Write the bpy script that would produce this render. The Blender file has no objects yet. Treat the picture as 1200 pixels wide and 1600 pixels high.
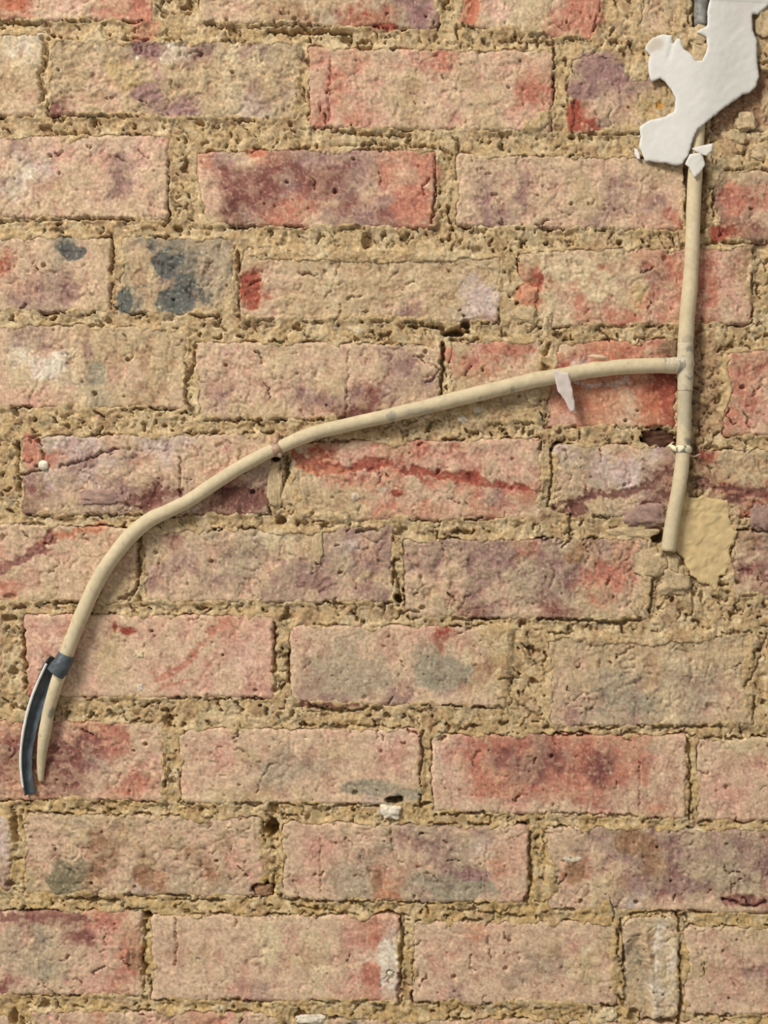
import bpy, math, random
import numpy as np
from mathutils import Vector
from mathutils.geometry import delaunay_2d_cdt

SC = bpy.context.scene
COL = SC.collection
S = 0.0005                 # metres per wall unit (a wall unit is half a millimetre)
ZC = 1.40                  # height of the view centre above the floor

# ------------------------------------------------------------------ camera
DIST = 1.15
cam_d = bpy.data.cameras.new('camera')
cam = bpy.data.objects.new('camera', cam_d)
COL.objects.link(cam)
cam.location = (0, -DIST, ZC)
cam.rotation_euler = (math.pi / 2, 0, 0)
cam_d.sensor_fit = 'VERTICAL'
cam_d.sensor_height = 24
cam_d.lens = 24 * DIST / (1600 * S)
cam_d.clip_start = 0.01
SC.camera = cam

# ------------------------------------------------------------------ light
world = bpy.data.worlds.new('world')
SC.world = world
world.use_nodes = True
bg = world.node_tree.nodes['Background']
bg.inputs[0].default_value = (1.0, 0.985, 0.95, 1)
bg.inputs[1].default_value = 0.37

def area(name, loc, target, sx, sy, power, col):
    d = bpy.data.lights.new(name, 'AREA')
    d.shape = 'RECTANGLE'
    d.size, d.size_y, d.energy, d.color = sx, sy, power, col
    o = bpy.data.objects.new(name, d)
    COL.objects.link(o)
    o.location = loc
    o.rotation_euler = (Vector(target) - Vector(loc)).to_track_quat('-Z', 'Y').to_euler()
    return o
area('window_light', (-2.1, -2.4, ZC + 2.5), (0.0, 0, ZC), 1.3, 1.3, 190, (1.0, 0.98, 0.945))

vs = SC.view_settings
SC.display_settings.display_device = 'sRGB'
vs.view_transform = 'Standard'
vs.look = 'None'
vs.exposure = 0.0
vs.gamma = 1.0
vs.use_curve_mapping = False

# ------------------------------------------------------------------ noise
_tabs = {}
def _tab(seed):
    if seed not in _tabs:
        a = np.random.RandomState(seed + 11).rand(256, 256) * 2 * np.pi
        _tabs[seed] = (np.cos(a).astype(np.float32), np.sin(a).astype(np.float32))
    return _tabs[seed]

def noise(x, y, s, seed=0):
    gx, gy = _tab(seed % 17)
    fx = np.asarray(x, np.float32) / s + 37.3 + seed * 3.71
    fy = np.asarray(y, np.float32) / s + 91.7 + seed * 5.13
    i = np.floor(fx).astype(np.int32); j = np.floor(fy).astype(np.int32)
    fx = fx - i; fy = fy - j
    i0 = i & 255; j0 = j & 255; i1 = (i + 1) & 255; j1 = (j + 1) & 255
    u = fx * fx * fx * (fx * (fx * 6 - 15) + 10)
    v = fy * fy * fy * (fy * (fy * 6 - 15) + 10)
    a = gx[i0, j0] * fx + gy[i0, j0] * fy
    b = gx[i1, j0] * (fx - 1) + gy[i1, j0] * fy
    c = gx[i0, j1] * fx + gy[i0, j1] * (fy - 1)
    d = gx[i1, j1] * (fx - 1) + gy[i1, j1] * (fy - 1)
    return ((a + (b - a) * u) * (1 - v) + (c + (d - c) * u) * v) * 1.5

def fbm(x, y, s, o=3, seed=0):
    r = 0; a = 1.0; t = 0
    for k in range(o):
        r = r + a * noise(x, y, s, seed + k * 7); t += a
        a *= 0.55; s *= 0.5
    return r / t * 1.25

def sstep(a, b, x):
    t = np.clip((x - a) / (b - a), 0, 1)
    return t * t * (3 - 2 * t)

# ------------------------------------------------------------------ palette (sRGB)
PAL = {
 'b': (190, 165, 127), 'B': (208, 186, 148), 'k': (204, 172, 142), 'p': (208, 162, 139), 'P': (218, 182, 158),
 'r': (190, 126, 103), 'R': (154, 80, 62), 'o': (188, 114, 84), 'c': (196, 138, 108), 'm': (130, 82, 74), 'M': (106, 66, 58),
 'l': (158, 128, 114), 'L': (200, 178, 164), 'g': (175, 155, 128), 'G': (158, 146, 122), 'd': (96, 97, 90), 'D': (74, 76, 72),
 'n': (154, 118, 88), 'N': (112, 86, 64), 'w': (220, 206, 182), 'y': (192, 166, 114), 'u': (150, 115, 110), 'x': (122, 112, 86),
 'O': (200, 146, 62), 'Y': (208, 180, 130), 'e': (188, 120, 92),
}
PALV = {k: (np.array(v, np.float32) * (.88 if k in 'rpPomMuce' else 1) + np.array((184, 152, 120), np.float32) * (.12 if k in 'rpPomMuce' else 0)) / 255 for k, v in PAL.items()}
def lin(c):
    c = np.clip(np.asarray(c, np.float32), 0, 1)
    return np.where(c <= 0.04045, c / 12.92, ((c + 0.055) / 1.055) ** 2.4)

# ------------------------------------------------------------------ bricks: corners (wall units, y down), offset, mortar creep, colour map
BR = []
def brick(tl, tr, br, bl, cmap, h=0.0, enc=0.0, rough=1.0, r=7.0, seed=None):
    BR.append(dict(tl=tl, tr=tr, br=br, bl=bl, cmap=cmap.split(), h=h, enc=enc, rough=rough, r=r,
                   seed=len(BR) * 3 + 5 if seed is None else seed))
# course A
brick((-150,-92),(247,-92),(240,34),(-150,33), 'pppppPkPpr ppporPkPpr pkporkPkrr', .5)
brick((310,-85),(686,-85),(686,46),(311,36), 'bkkbBbgbbu bkkbBbgbuu bkkbBbkguu kkbnngRRgu', 1)
brick((716,-80),(957,-80),(925,65),(716,40), 'opPBbkrr opPbBkrr opPBBkrr okBBbrrr', 0)
brick((985,-85),(1076,-85),(1076,66),(985,64), 'bbbb bbbb bkbb', -3, 16)
brick((1114,-85),(1500,-85),(1500,70),(1114,68), 'bbbbbbkb bbbbbbbb bbbbkbbb', -4, 8)
# course B
brick((-330,48),(72,50),(62,182),(-330,178), 'kkbkkBw kbkkbBB kbkkkbb kbkkkbk', 0)
brick((79,58),(468,66),(466,190),(74,181), 'bbbbluwllBugb bbkybkbbbBbbb bbkkyubbbBlbg mkbkbuuubBLgb', -.5, 2, 1.6)
brick((480,73),(867,80),(862,206),(482,201), 'rprkkprrkkpkp prppkbkkbkkrr prpkbbkkkbkrr rprpkbkpkbkpp', 1.2, -1)
brick((885,86),(1080,90),(1080,212),(888,208), 'buuubbb uluubyb RkkkyybB RlbkbbB', 0, 3, 1.3)
brick((1114,98),(1500,96),(1500,214),(1112,216), 'bnbbbbbb nbbbbbbb bbnbbbbb', -7, 8, 1.8)
# course C
brick((-140,212),(265,210),(263,345),(-140,338), 'pkpkPlPpPPPPp pkkpkwLPkplPk kpkklwkbkklkk kkkpkkkkkkkkk', .6)
brick((300,236),(682,233),(680,358),(322,353), 'rukrmuuuurrr pmmmmmmmlrpr kmmmummlkprp pMmmrrkmkurr bMlrrkllumrr', 1.5, -.5, .65)
brick((712,240),(1070,246),(1070,362),(712,354), 'kkkkkkkpkkbb klklkkbklkkk kuklkkbbuklp kulkkkklkkpr', 0)
brick((1118,264),(1500,268),(1500,384),(1114,378), 'bknbkkkk mrlkkpkk mkrlkkpp Rmkppkkp', -2, 1, 1.4)
# course D
brick((-200,368),(176,370),(173,490),(-200,486), 'pkkpkkkkkdkb pkkpkkRkkgkk kkkkkkkkllkk kkppkkklllkb', 0)
brick((185,368),(366,372),(364,494),(188,491), 'bkdgdggGg bbbdddggG bbblddGgG bGbbdddGb dGbbddbbb', -.3, 1, 1.5)
brick((374,384),(783,398),(780,506),(372,500), 'bbbbbbbbbbbbb RkkbBbbbBbbLb RkbbBbbbkbbLL kkbbbbbklbbLl', 0, 2)
brick((810,392),(1178,384),(1176,506),(814,513), 'bkkbbrrrprpn RBrRkBmrrrpn oBkrkByrprrpp bBrrrrprprkp', 0)
brick((1198,390),(1590,396),(1590,510),(1198,508), 'nbbbkkbb bkbbkkbb bbbkkkbb', -4, 4, 1.5)
# course E
brick((-110,502),(292,512),(291,640),(-110,635), 'kkkkllkbbbbbb kkkkwkwlbbbbb kkkkBBBgbkkbb kkkppppBGbnbk', -.5, 1)
brick((302,533),(691,538),(688,657),(306,656), 'kPkkbkkkkklkk kkkkBkkkkkllk kkkkkkBbkklll klkkkllllmlkl kkbbbkkMMmkkk', 1.5, 0)
brick((700,534),(846,528),(846,662),(704,664), 'bprrk rrrkk bbkkk bbbbb bbbbb', -1, 2)
brick((870,532),(1060,528),(1057,668),(850,668), 'kreerrN RLreekR reeeeRR reeckoR ppeckoR', -2, 0, .4)
brick((1139,547),(1500,552),(1500,682),(1129,681), 'rrpkpkpp rkrpkkpk rprrkkpp rppkkkpk', .5)
# course F
brick((-400,668),(-4,670),(-4,798),(-400,796), 'pkppkpk kkppkkp pkpkkpp', 0)
brick((33,682),(428,676),(424,804),(36,806), 'lLLLpkLLLkpkk rrLlLlkLkkkkk lLlLkkkkkkpkl mlkkllMllkmml MkblllMmLmmml', .5, -.5, 1.3)
brick((452,690),(846,684),(846,811),(458,816), 'kRpprrrprkppp boppprppppkpk bkrrrrkrrrkpp bbbbkkkkkrlrR bbbbrrrrprrpk', .5, 0)
brick((864,694),(1062,692),(1054,809),(866,806), 'LgkkkLl ggLLLlm kkgLllm bgkbklM bbbgklk', 0)
brick((1084,700),(1480,704),(1480,812),(1092,808), 'Rbbbbbkkkbbkb nbbbbbbkkbbkb bRmRbbkkbbkbk bbRLLlkkkbkkk', -1, 0, 1.2)
# course G
brick((-190,812),(216,824),(214,943),(-190,940), 'pkprpkkkkkkkk rkkpkkpkkkkkk rpkkpkkkkkkkb kkpkkkrkbkkbb', 0)
brick((225,828),(616,822),(614,943),(226,941), 'kmkgkgwkbklll bkkkgggkblLkl kllkggklllgll lkkllkklllkbk kkkkkkllklkul', .3, 0, 1.3)
brick((628,842),(1020,840),(1018,971),(634,966), 'kulullrlgnlrk llklulgllkrrk kkkllggllrrrk kbklkkglgbrkb kkbmlkkmmbbkb', .5, -.5, 1.4)
brick((1140,828),(1520,832),(1520,936),(1142,931), 'nlkkllkk klkkklkk mlllkkkl kmkkkkll', -.5, 1, 1.4)
# course H
brick((-370,955),(5,958),(5,1085),(-370,1085), 'pkppkpk kkppkkp pkpkkpp', 0)
brick((35,960),(429,960),(429,1092),(42,1090), 'pPpkkkpkpkrpp pPkkbkkkkkpPp pPkkbkpkkpkPp rkkpkkkpkpkpp', 1.5, -1.5, .5)
brick((450,976),(802,978),(792,1107),(452,1099), 'pkkkgkkppRkkbb kkggkkkkggkBkb kgggggkkgggBnb kgGggggkgglbbB klllkkllkkkkkb', .8, -.5, .5)
brick((857,990),(1180,988),(1178,1134),(858,1136), 'bbbbbbbbbbb bkbbBbBBbbb kbgGgbgggBb kkgGggBggkb klgglgBgkbb', 0, 2, 1.2)
brick((1200,990),(1590,990),(1590,1135),(1200,1135), 'bkbbkkbb bkbbkkbb bbbkkkbb', -1, 2)
# course I
brick((-140,1124),(257,1128),(258,1254),(-140,1250), 'prprrrrprrrkk mmrmmmrmmmrkk mmmrmnmmmlkkp rmrmmrrmmkkrr pprmprrmmprrp', .5)
brick((278,1138),(661,1138),(656,1260),(282,1256), 'kkpkkkkkpkPPp kkpbkgkkbkkpk kkpkggggkkkpk pkkkggkkkkpkk kBbbbkbkkkLGb', 1, 0, .5, 12)
brick((674,1145),(1075,1148),(1072,1280),(676,1269), 'kprrrmrrrrrkp Prrmmmmrmrrpk Pprrmmrrmrrkk pkrcrrrrrkkkk kPkkpkkkpkkck', .8, -1, .75)
brick((1090,1152),(1490,1156),(1490,1288),(1088,1283), 'kBbkppkpkk kkpbkkpkpk ppkpkkpkkp kpkpkkpppk', .8, -1, .5)
# course J
brick((-380,1275),(21,1272),(17,1390),(-380,1392), 'pkppkpL kkppkkL pkpkkpl', 1)
brick((36,1270),(411,1276),(414,1402),(38,1399), 'kbgbkbkkkkkkb kkbnnbkbbkkbkk kkknnknkknkkpk bkxxnkkbcgknnpp bbxxnkBlngbkgkp', 0, 0, 1.2)
brick((440,1284),(828,1290),(826,1413),(442,1407), 'kpkkkklglklkp kppkkgkllgLpp kpkkgkkklgkrp kppggcgGGulpk kkkggoglGgkkp', 1.2, -1, .8, 14)
brick((852,1290),(1250,1296),(1250,1429),(856,1421), 'kkllnllglllkk klkllnlllglll kokklnlgggllg kkBbllmlgggkl kkblLkkkkkkmk', .3)
# course K
brick((-170,1424),(224,1422),(222,1557),(-170,1556), 'prpkpkmmmkrrk kpkpkpgkGkmprr ppkkpkgggkkppo kkpkpkkgGgkppr ppkpkkmkkkpprk', .6, -1)
brick((236,1428),(624,1430),(628,1567),(236,1563), 'kkkkkkkkkkprp kkkkkkkpBkprL kkbkkkkbBkkPw kkkkkkkkBkprL kkkkplkkkkprP', 1.2, -.5, .5)
brick((645,1438),(967,1440),(964,1573),(644,1567), 'kkkcpkkkkkb kkkkkkkbpBb kpkkkkggBbk kkkkkgkkkbk kplkkkkpkkk', .8, 0, .5)
STONE = len(BR)
brick((973,1433),(1060,1429),(1061,1591),(976,1592), 'kkbwwB gkbwwB gGbwBw gbgwBw bbgwwB bbbwBw', 2.5, -2.5, 1.1, 16)
brick((1069,1446),(1470,1450),(1470,1587),(1071,1587), 'kkbBkkpkk kkkpkkpkk bklplkkpk kpkplkkkp kkkrkkkpk', .6, -.5, .65)
# course L
brick((-360,1584),(18,1581),(18,1712),(-360,1712), 'pkppkpk kkppkkp pkpkkpp', 0)
brick((46,1577),(440,1582),(440,1716),(46,1712), 'ppkrkkpprrpkk kpkkkpkkpkkpk pkpkkpkkpkkpp', .5)
brick((478,1590),(870,1593),(870,1722),(478,1718), 'bkGkppkkprpkk kpkkkpkkpkkpk pkpkkpkkpkkpp', 0)
brick((888,1594),(1280,1597),(1280,1730),(888,1726), 'kkpkkkpkkpkkk kpkkkpkkpkkpk pkpkkpkkpkkpp', .3)
N_MAIN = len(BR)
# the courses go on past the frame
rows = [(-92,33,-85,66),(50,180,95,215),(212,340,266,382),(368,488,392,512),(500,636,550,682),(670,800,702,812),(814,942,830,938),
        (956,1088,988,1135),(1124,1252,1152,1286),(1274,1392,1294,1426),(1424,1556,1448,1588),(1582,1712,1596,1730)]
rng = random.Random(4)
def rmap():
    return ' '.join(''.join(rng.choice('kkkppbbkrlgk') for _ in range(8)) for _ in range(4))
def ext(x0, x1, t, b):
    brick((x0, t), (x1, t), (x1, b), (x0, b), rmap(), rng.uniform(-.5, 1))
for (lt, lb, rt, rb) in rows:
    mine = [q for q in BR[:N_MAIN] if abs(0.25 * (q['tl'][1] + q['tr'][1] + q['bl'][1] + q['br'][1]) - 0.25 * (lt + lb + rt + rb)) < 55]
    x = min(q['tl'][0] for q in mine)
    while x > -480:
        ext(x - 14 - 388, x - 14, lt, lb); x -= 402
    x = max(q['tr'][0] for q in mine)
    while x < 1680:
        ext(x + 14, x + 14 + 388, rt, rb); x += 402
for t0, k in ((-246, 0), (-398, 1), (1734, 0), (1886, 1)):
    x = -520 + 200 * k
    while x < 1720:
        ext(x, x + 388, t0, t0 + 134); x += 402

# brick outline helpers
def edges(b, x, y):
    sd_ = b['seed']
    def wob(t, k):
        return 2.6 * noise(t, 0 * t + k * 50, 45, sd_ + k) + 2.0 * noise(t, 0 * t + k * 50, 14, sd_ + k + 3) + 1.1 * noise(t, 0 * t + 9, 6, sd_ + k + 5)
    tl, tr, br, bl = b['tl'], b['tr'], b['br'], b['bl']
    fy_l = (y - tl[1]) / (bl[1] - tl[1]); fy_r = (y - tr[1]) / (br[1] - tr[1])
    L = tl[0] + (bl[0] - tl[0]) * fy_l + wob(y, 1)
    R = tr[0] + (br[0] - tr[0]) * fy_r + wob(y, 2)
    fx_t = (x - tl[0]) / (tr[0] - tl[0]); fx_b = (x - bl[0]) / (br[0] - bl[0])
    T = tl[1] + (tr[1] - tl[1]) * fx_t + wob(x, 3)
    B = bl[1] + (br[1] - bl[1]) * fx_b + wob(x, 4)
    return L, R, T, B
def brick_sd(b, x, y):
    L, R, T, B = edges(b, x, y)
    qx = np.minimum(x - L, R - x); qy = np.minimum(y - T, B - y)
    r = b['r']
    c = (qx < r) & (qy < r)
    return np.where(c, r - np.hypot(r - qx, r - qy), np.minimum(qx, qy))

# ------------------------------------------------------------------ local features (cracks, holes, chips, stains, colour patches, painted shade)
CR = [  # polyline, half width, depth
 ([(1098,-330),(1096,40)],13,14), ([(1093,108),(1091,170),(1087,250),(1082,330)],13,13),
 ([(66,58),(74,80),(72,100),(60,117),(63,132),(72,144)],2.4,9), ([(0,36),(40,36),(60,38)],2.2,12), ([(330,40),(415,44)],1.7,8), ([(420,49),(545,51)],2.6,16),
 ([(780,63),(858,66)],1.7,9), ([(866,76),(866,106)],2.2,12), ([(85,189),(108,179),(150,182),(214,182)],1.7,9), ([(80,208),(145,209)],1.7,9),
 ([(0,346),(60,344),(130,341),(200,343)],1.6,7), ([(175,366),(177,410)],2,10), ([(515,203),(560,210),(640,212)],1.8,9), ([(530,226),(600,225),(680,231)],1.7,9),
 ([(681,245),(680,300),(675,350)],1.8,10), ([(700,325),(703,345),(708,360)],2.4,11), ([(640,510),(676,510),(692,514)],2.2,14), ([(692,535),(690,615)],2.4,20),
 ([(305,542),(304,570),(291,597),(290,625),(306,652)],3,9), ([(60,688),(66,705),(68,722)],2.2,8), ([(92,728),(130,721),(165,706),(186,701)],1.9,8),
 ([(186,701),(220,704),(262,703)],1.3,3), ([(33,741),(62,736)],1.8,8), ([(281,716),(282,775)],1.5,7), ([(28,690),(27,730),(32,775)],2.6,13),
 ([(426,737),(424,772),(420,802)],2.4,14), ([(448,712),(447,765),(455,800)],3,16), ([(217,843),(215,915)],2.3,17), ([(186,937),(204,931),(214,920)],2.2,11),
 ([(497,838),(496,882)],2,8), ([(558,831),(588,827)],2.6,9), ([(614,880),(621,905),(626,932)],2.2,12), ([(634,954),(655,957)],1.6,8),
 ([(840,967),(920,970),(975,975),(1004,966)],2.3,14), ([(972,976),(974,990)],2.4,14), ([(1018,924),(1016,960)],1.8,10), ([(430,972),(428,1052)],2.3,12), ([(451,1018),(452,1068)],2.3,12),
 ([(36,985),(39,1030),(40,1072)],2.5,13), ([(470,1093),(500,1107),(545,1113),(575,1105)],2,9), ([(470,1134),(560,1134),(625,1137)],1.6,8), ([(636,1140),(657,1150),(661,1180),(655,1212)],2,10),
 ([(925,1139),(966,1138)],1.8,10), ([(1020,1138),(1075,1136),(1130,1135)],1.8,10), ([(22,1280),(23,1312)],4,14), ([(105,1404),(186,1408)],2,13), ([(275,1407),(352,1407)],1.7,11),
 ([(226,1440),(225,1500),(224,1545)],2.3,11), ([(624,1438),(630,1458),(627,1500)],2.8,13), ([(627,1500),(624,1540),(623,1570)],2,12),
 ([(985,1430),(1000,1424),(1055,1425),(1063,1440)],2,13), ([(970,1436),(972,1460)],2,12), ([(1063,1475),(1062,1520)],1.7,10), ([(1062,1530),(1066,1560),(1060,1598)],2.6,16),
 ([(990,1592),(1050,1597)],2.3,12), ([(828,1300),(831,1380),(820,1407)],2.3,12), ([(500,1310),(501,1395)],1.2,4), ([(1000,1190),(999,1260)],1,3),
 ([(275,1435),(275,1508)],1.7,6), ([(763,1465),(768,1498)],1.4,5), ([(862,700),(862,760),(856,790)],1.9,12), ([(855,790),(890,805),(893,842),(878,856)],1.7,8),
 ([(870,845),(895,838)],1.4,5), ([(516,90),(514,200)],1.2,4), ([(400,1240),(415,1205),(423,1195)],1.4,5), ([(1077,1155),(1080,1200),(1078,1280)],1.8,11),
 ([(805,1095),(860,1133)],1.2,5), ([(780,1062),(815,1058)],1.5,6), ([(1165,1075),(1180,1050),(1200,990)],1.6,7), ([(1082,915),(1085,948),(1083,965)],1.6,7), ([(1060,905),(1045,935),(1030,955)],1.4,6),
 ([(1018,910),(1040,885),(1046,875)],2.1,9), ([(385,450),(407,436),(410,425)],1.1,4), ([(533,408),(520,440),(508,470)],1.2,4), ([(372,392),(374,500)],1.6,8),
 ([(1095,380),(1200,378)],2,10), ([(545,545),(541,650)],1.2,4), ([(610,1300),(615,1335),(628,1350)],1.3,4), ([(860,1270),(1000,1275)],1.4,7), ([(676,1275),(760,1268)],1.4,7),
 ([(700,1420),(820,1433)],1.6,8), ([(560,1412),(580,1425),(640,1432)],1.4,7), ([(455,1415),(560,1430)],1.5,8), ([(1130,1405),(1170,1418),(1200,1410)],2.3,10),
]
PI_ = [  # x, y, rx, ry, depth
 (147,190,6,7,14),(278,357,8,5,14),(573,376,9,12,14),(712,519,20,7,24),(728,506,7,7,18),(430,714,8,6,18),(440,813,11,7,16),(394,769,5,4,8),(622,936,7,7,22),
 (617,1250,15,7,22),(425,1294,12,15,24),(412,1390,20,11,20),(15,1382,8,6,14),(231,1430,7,6,20),(1030,684,28,15,26),(1028,838,11,14,24),(860,68,8,4,12),(895,214,5,4,12),
 (68,415,4,4,8),(72,495,4,4,8),(48,690,4,4,6),(335,676,6,4,9),(16,932,11,5,6),(70,1570,8,7,14),(15,966,14,6,14),(22,1590,6,14,16),(258,665,4,3,8),(540,62,10,5,10),(1068,385,6,6,6),
 (745,390,10,6,8),(1039,404,5,5,6),(480,230,6,4,8),(660,950,6,4,6),(430,1078,6,5,10),(265,1122,8,5,10),(1098,270,7,10,14),(1165,222,10,5,9),(1190,390,14,14,10),(1160,605,5,4,8),(1183,828,9,5,8),
 (990,1585,10,8,12),(472,1588,8,8,12),(570,1090,4,4,4),(5,840,5,5,5),(790,1590,5,4,8),(1020,965,5,4,5),(555,1240,6,5,6),
]
PI_ = [(a, b_, c, d, e if e < 18 else e * 1.9) for (a, b_, c, d, e) in PI_]
CO = [  # stains, chips, plain colour patches, and shade painted in as brown
 (1100,848,44,74,'b',-7),(1150,150,46,80,'n',-2),(1088,590,12,90,'N',-3),(1112,590,16,80,'n',-2),  # strips along the riser: mostly painted shade, some brick red; fields x, y, rx, ry, colour, height change
 (391,452,17,34,'R',-2.5),(897,184,13,28,'R',-2.5),(605,42,26,6,'R',-1.5),(1031,164,6,7,'O',-3),(827,460,19,20,'o',-1),(115,395,20,14,'d',-.5),(258,415,22,24,'d',-1),
 (275,470,32,22,'d',-1),(195,470,14,22,'d',-1),(150,585,16,20,'G',-1),(897,1362,19,18,'n',-1),(700,625,8,3,'R',0),(225,1367,17,20,'n',-1.5),(95,1378,22,24,'x',-.6),
 (655,20,22,24,'u',-.6),(935,105,38,26,'u',-.5),(912,142,26,15,'u',.5),(228,145,26,15,'u',-.8),(280,172,26,11,'u',-.8),(225,75,20,14,'u',-.5),(755,470,26,28,'L',-.8),
 (380,780,44,22,'M',-1),(560,648,26,8,'M',-1),
 (1150,780,18,9,'M',-1.5),(1196,808,7,12,'R',-1),(1020,792,24,10,'M',-1.5),(900,795,20,12,'M',-1),(1040,600,18,40,'R',-1.5),(1020,628,16,20,'o',-1),
 (210,1500,12,24,'n',-1.2),(985,690,0.1,0.1,'R',0),(670,265,22,20,'r',0),(640,320,30,32,'r',.5),(400,238,18,9,'o',-1),
 (595,610,0.1,0.1,'b',0),(1085,495,0.1,0.1,'b',0),(575,1230,45,14,'G',0),(640,1240,22,10,'G',-1),(720,1385,55,20,'G',0),(540,1375,32,28,'g',0),(590,1378,9,22,'n',-1),(740,1368,30,10,'u',0),
 (545,1060,62,32,'g',0),(690,1050,50,28,'G',0),(335,1052,0.1,0.1,'p',0),(980,745,24,28,'L',0),(620,770,12,6,'R',0),(120,300,0.1,0.1,'k',0),(1145,310,22,30,'r',-.8),(1120,365,14,14,'R',-1),
 (400,100,14,22,'B',.6),(365,85,12,24,'B',.6),(935,446,34,26,'B',.8),(890,418,46,20,'B',.5),(740,12,9,26,'o',-.5),(780,20,18,18,'P',.3),(920,20,26,36,'r',0),(225,40,22,30,'r',0),(20,5,22,14,'o',-.3),
 (988,1315,28,22,'n',-.4),(894,1341,19,5,'w',.8),(820,85,1,1,'k',0),(558,516,7,5,'w',1.5),(722,655,8,6,'w',1.5),(746,641,7,5,'w',1.2),(556,776,6,7,'w',1.5),(596,1270,9,7,'w',1),(958,42,4,6,'w',1.2),(152,75,4,4,'w',1),(215,90,4,4,'w',1),(1008,213,12,4,'w',1),(600,765,5,4,'w',1),(340,1575,10,5,'w',1.5),(1160,1408,36,10,'m',-1.2),(1065,1385,30,20,'l',0),(70,575,26,22,'w',.5),(120,560,14,40,'B',.5),(700,555,12,14,'r',0),(790,545,45,9,'r',0),
 (980,395,0.1,0.1,'r',0),(605,1505,16,40,'w',.3),(580,1520,16,20,'r',0),(420,1475,22,40,'B',.3),(1000,1100,25,16,'G',0),(500,835,0.1,0.1,'w',0),(440,850,30,22,'B',.4),(900,870,18,12,'n',.5),
 (200,985,14,7,'R',-.6),(180,978,4,10,'R',-.6),(330,985,8,10,'r',-.4),(30,755,0.1,0.1,'r',0),(48,700,14,26,'r',0),
 (880,765,0.1,0.1,'g',0),(1110,660,22,26,'n',-4),(1095,560,10,70,'n',-6),(1092,300,14,70,'n',-5),  # brown strips right of the riser: recess shade painted in, some brick red
]
LU = [  # extra mortar creep: x, y, rx, ry, amount
 (760,648,90,26,60),(575,398,200,16,22),(780,1035,62,60,22),(520,785,58,30,14),(300,110,230,62,3),(535,366,75,16,18),(1000,988,150,26,20),(225,560,65,60,6),(470,790,22,30,10),
 (1020,900,34,60,16),(820,480,24,44,40),(855,470,12,60,20),(835,188,34,18,16),(990,150,30,70,14),(1010,110,40,40,20),(960,50,40,40,10),(1160,440,22,40,8),(330,480,40,22,8),
 (230,395,26,22,3),(485,850,12,34,12),(455,830,60,8,8),(690,1120,0.1,0.1,0),(1180,1060,24,60,22),(820,1110,30,30,30),(250,195,90,10,6),(610,355,0.1,0.1,0),(870,1380,22,34,16),(945,1380,22,40,8),
 (960,1500,12,60,8),(1000,1085,0.1,0.1,0),(440,520,50,10,14),(590,500,70,10,14),(1110,420,0.1,0.1,0),(870,60,0.1,0.1,0),(1175,520,30,16,16),(1110,600,26,80,10),(705,480,30,12,5),(640,380,60,20,8),
]
_r = random.Random(21)
N_HAND = len(CR)
def _squig(x, y, n, st, a, w, d):
    pts = [(x, y)]
    for _ in range(n):
        a += _r.uniform(-.9, .9)
        x += st * math.cos(a); y += st * math.sin(a)
        pts.append((x, y))
    CR.append((pts, w, d))
for _ in range(330):     # hairline cracks all over
    _squig(_r.uniform(-10, 1210), _r.uniform(-10, 1610), _r.randint(1, 4), _r.uniform(4, 9), _r.uniform(0, 6.28), _r.uniform(.8, 1.5), _r.uniform(3, 8))
for q in BR[:N_MAIN]:    # mortar shrunk away from the brick edges in short lengths
    for (p0, p1, pr) in ((q['tl'], q['tr'], .30), (q['bl'], q['br'], .50), (q['tr'], q['br'], .40), (q['tl'], q['bl'], .25)):
        L_ = math.hypot(p1[0] - p0[0], p1[1] - p0[1]); t_ = _r.uniform(2, 18)
        while t_ < L_ - 8:
            ln = min(_r.uniform(8, 46), L_ - t_)
            if _r.random() < pr:
                a_, b_ = t_ / L_, (t_ + ln) / L_
                CR.append(([(p0[0] + (p1[0] - p0[0]) * k + _r.uniform(-1.5, 1.5), p0[1] + (p1[1] - p0[1]) * k + _r.uniform(-1.5, 1.5)) for k in (a_, (a_ + b_) / 2, b_)], _r.uniform(1.1, 2.0), _r.uniform(6, 13)))
            t_ += ln + _r.uniform(3, 26)
for _ in range(150):
    k = _r.uniform(1.8, 4.2)
    PI_.append((_r.uniform(0, 1200), _r.uniform(0, 1600), k, k * _r.uniform(.6, 1.2), _r.uniform(4, 9)))
CS = [  # streaks: polyline, half width, colour, height change
 ([(462,712),(480,726),(520,731),(560,729),(600,722)],9,'R',-1.6), ([(470,730),(500,735),(540,732)],5,'o',-1.2), ([(600,724),(640,733),(690,744),(740,744)],8,'R',-1.6), ([(735,746),(790,756),(836,768)],6,'R',-1.3),
 ([(62,852),(110,834),(152,824)],8,'o',-.8), ([(-5,892),(38,868),(82,844)],9,'m',-.6), ([(248,1058),(290,1040),(310,1010),(336,986),(352,974)],4.2,'r',-.5), ([(245,1080),(262,1070),(300,1062)],3,'r',-.5),
 ([(868,790),(930,776),(985,770),(1046,738)],8,'M',-1.6), ([(1090,756),(1130,762),(1190,770)],7,'M',-1.6), ([(200,785),(240,775),(282,768)],8,'M',-1.4), ([(850,590),(920,600),(980,598)],5,'L',-.3),
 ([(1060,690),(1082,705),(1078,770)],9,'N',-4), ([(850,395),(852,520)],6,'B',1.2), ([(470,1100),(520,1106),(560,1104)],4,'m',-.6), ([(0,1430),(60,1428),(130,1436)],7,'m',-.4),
 ([(0,425),(12,420)],5,'R',-1), ([(1180,790),(1200,812)],6,'R',-1),
]
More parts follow.
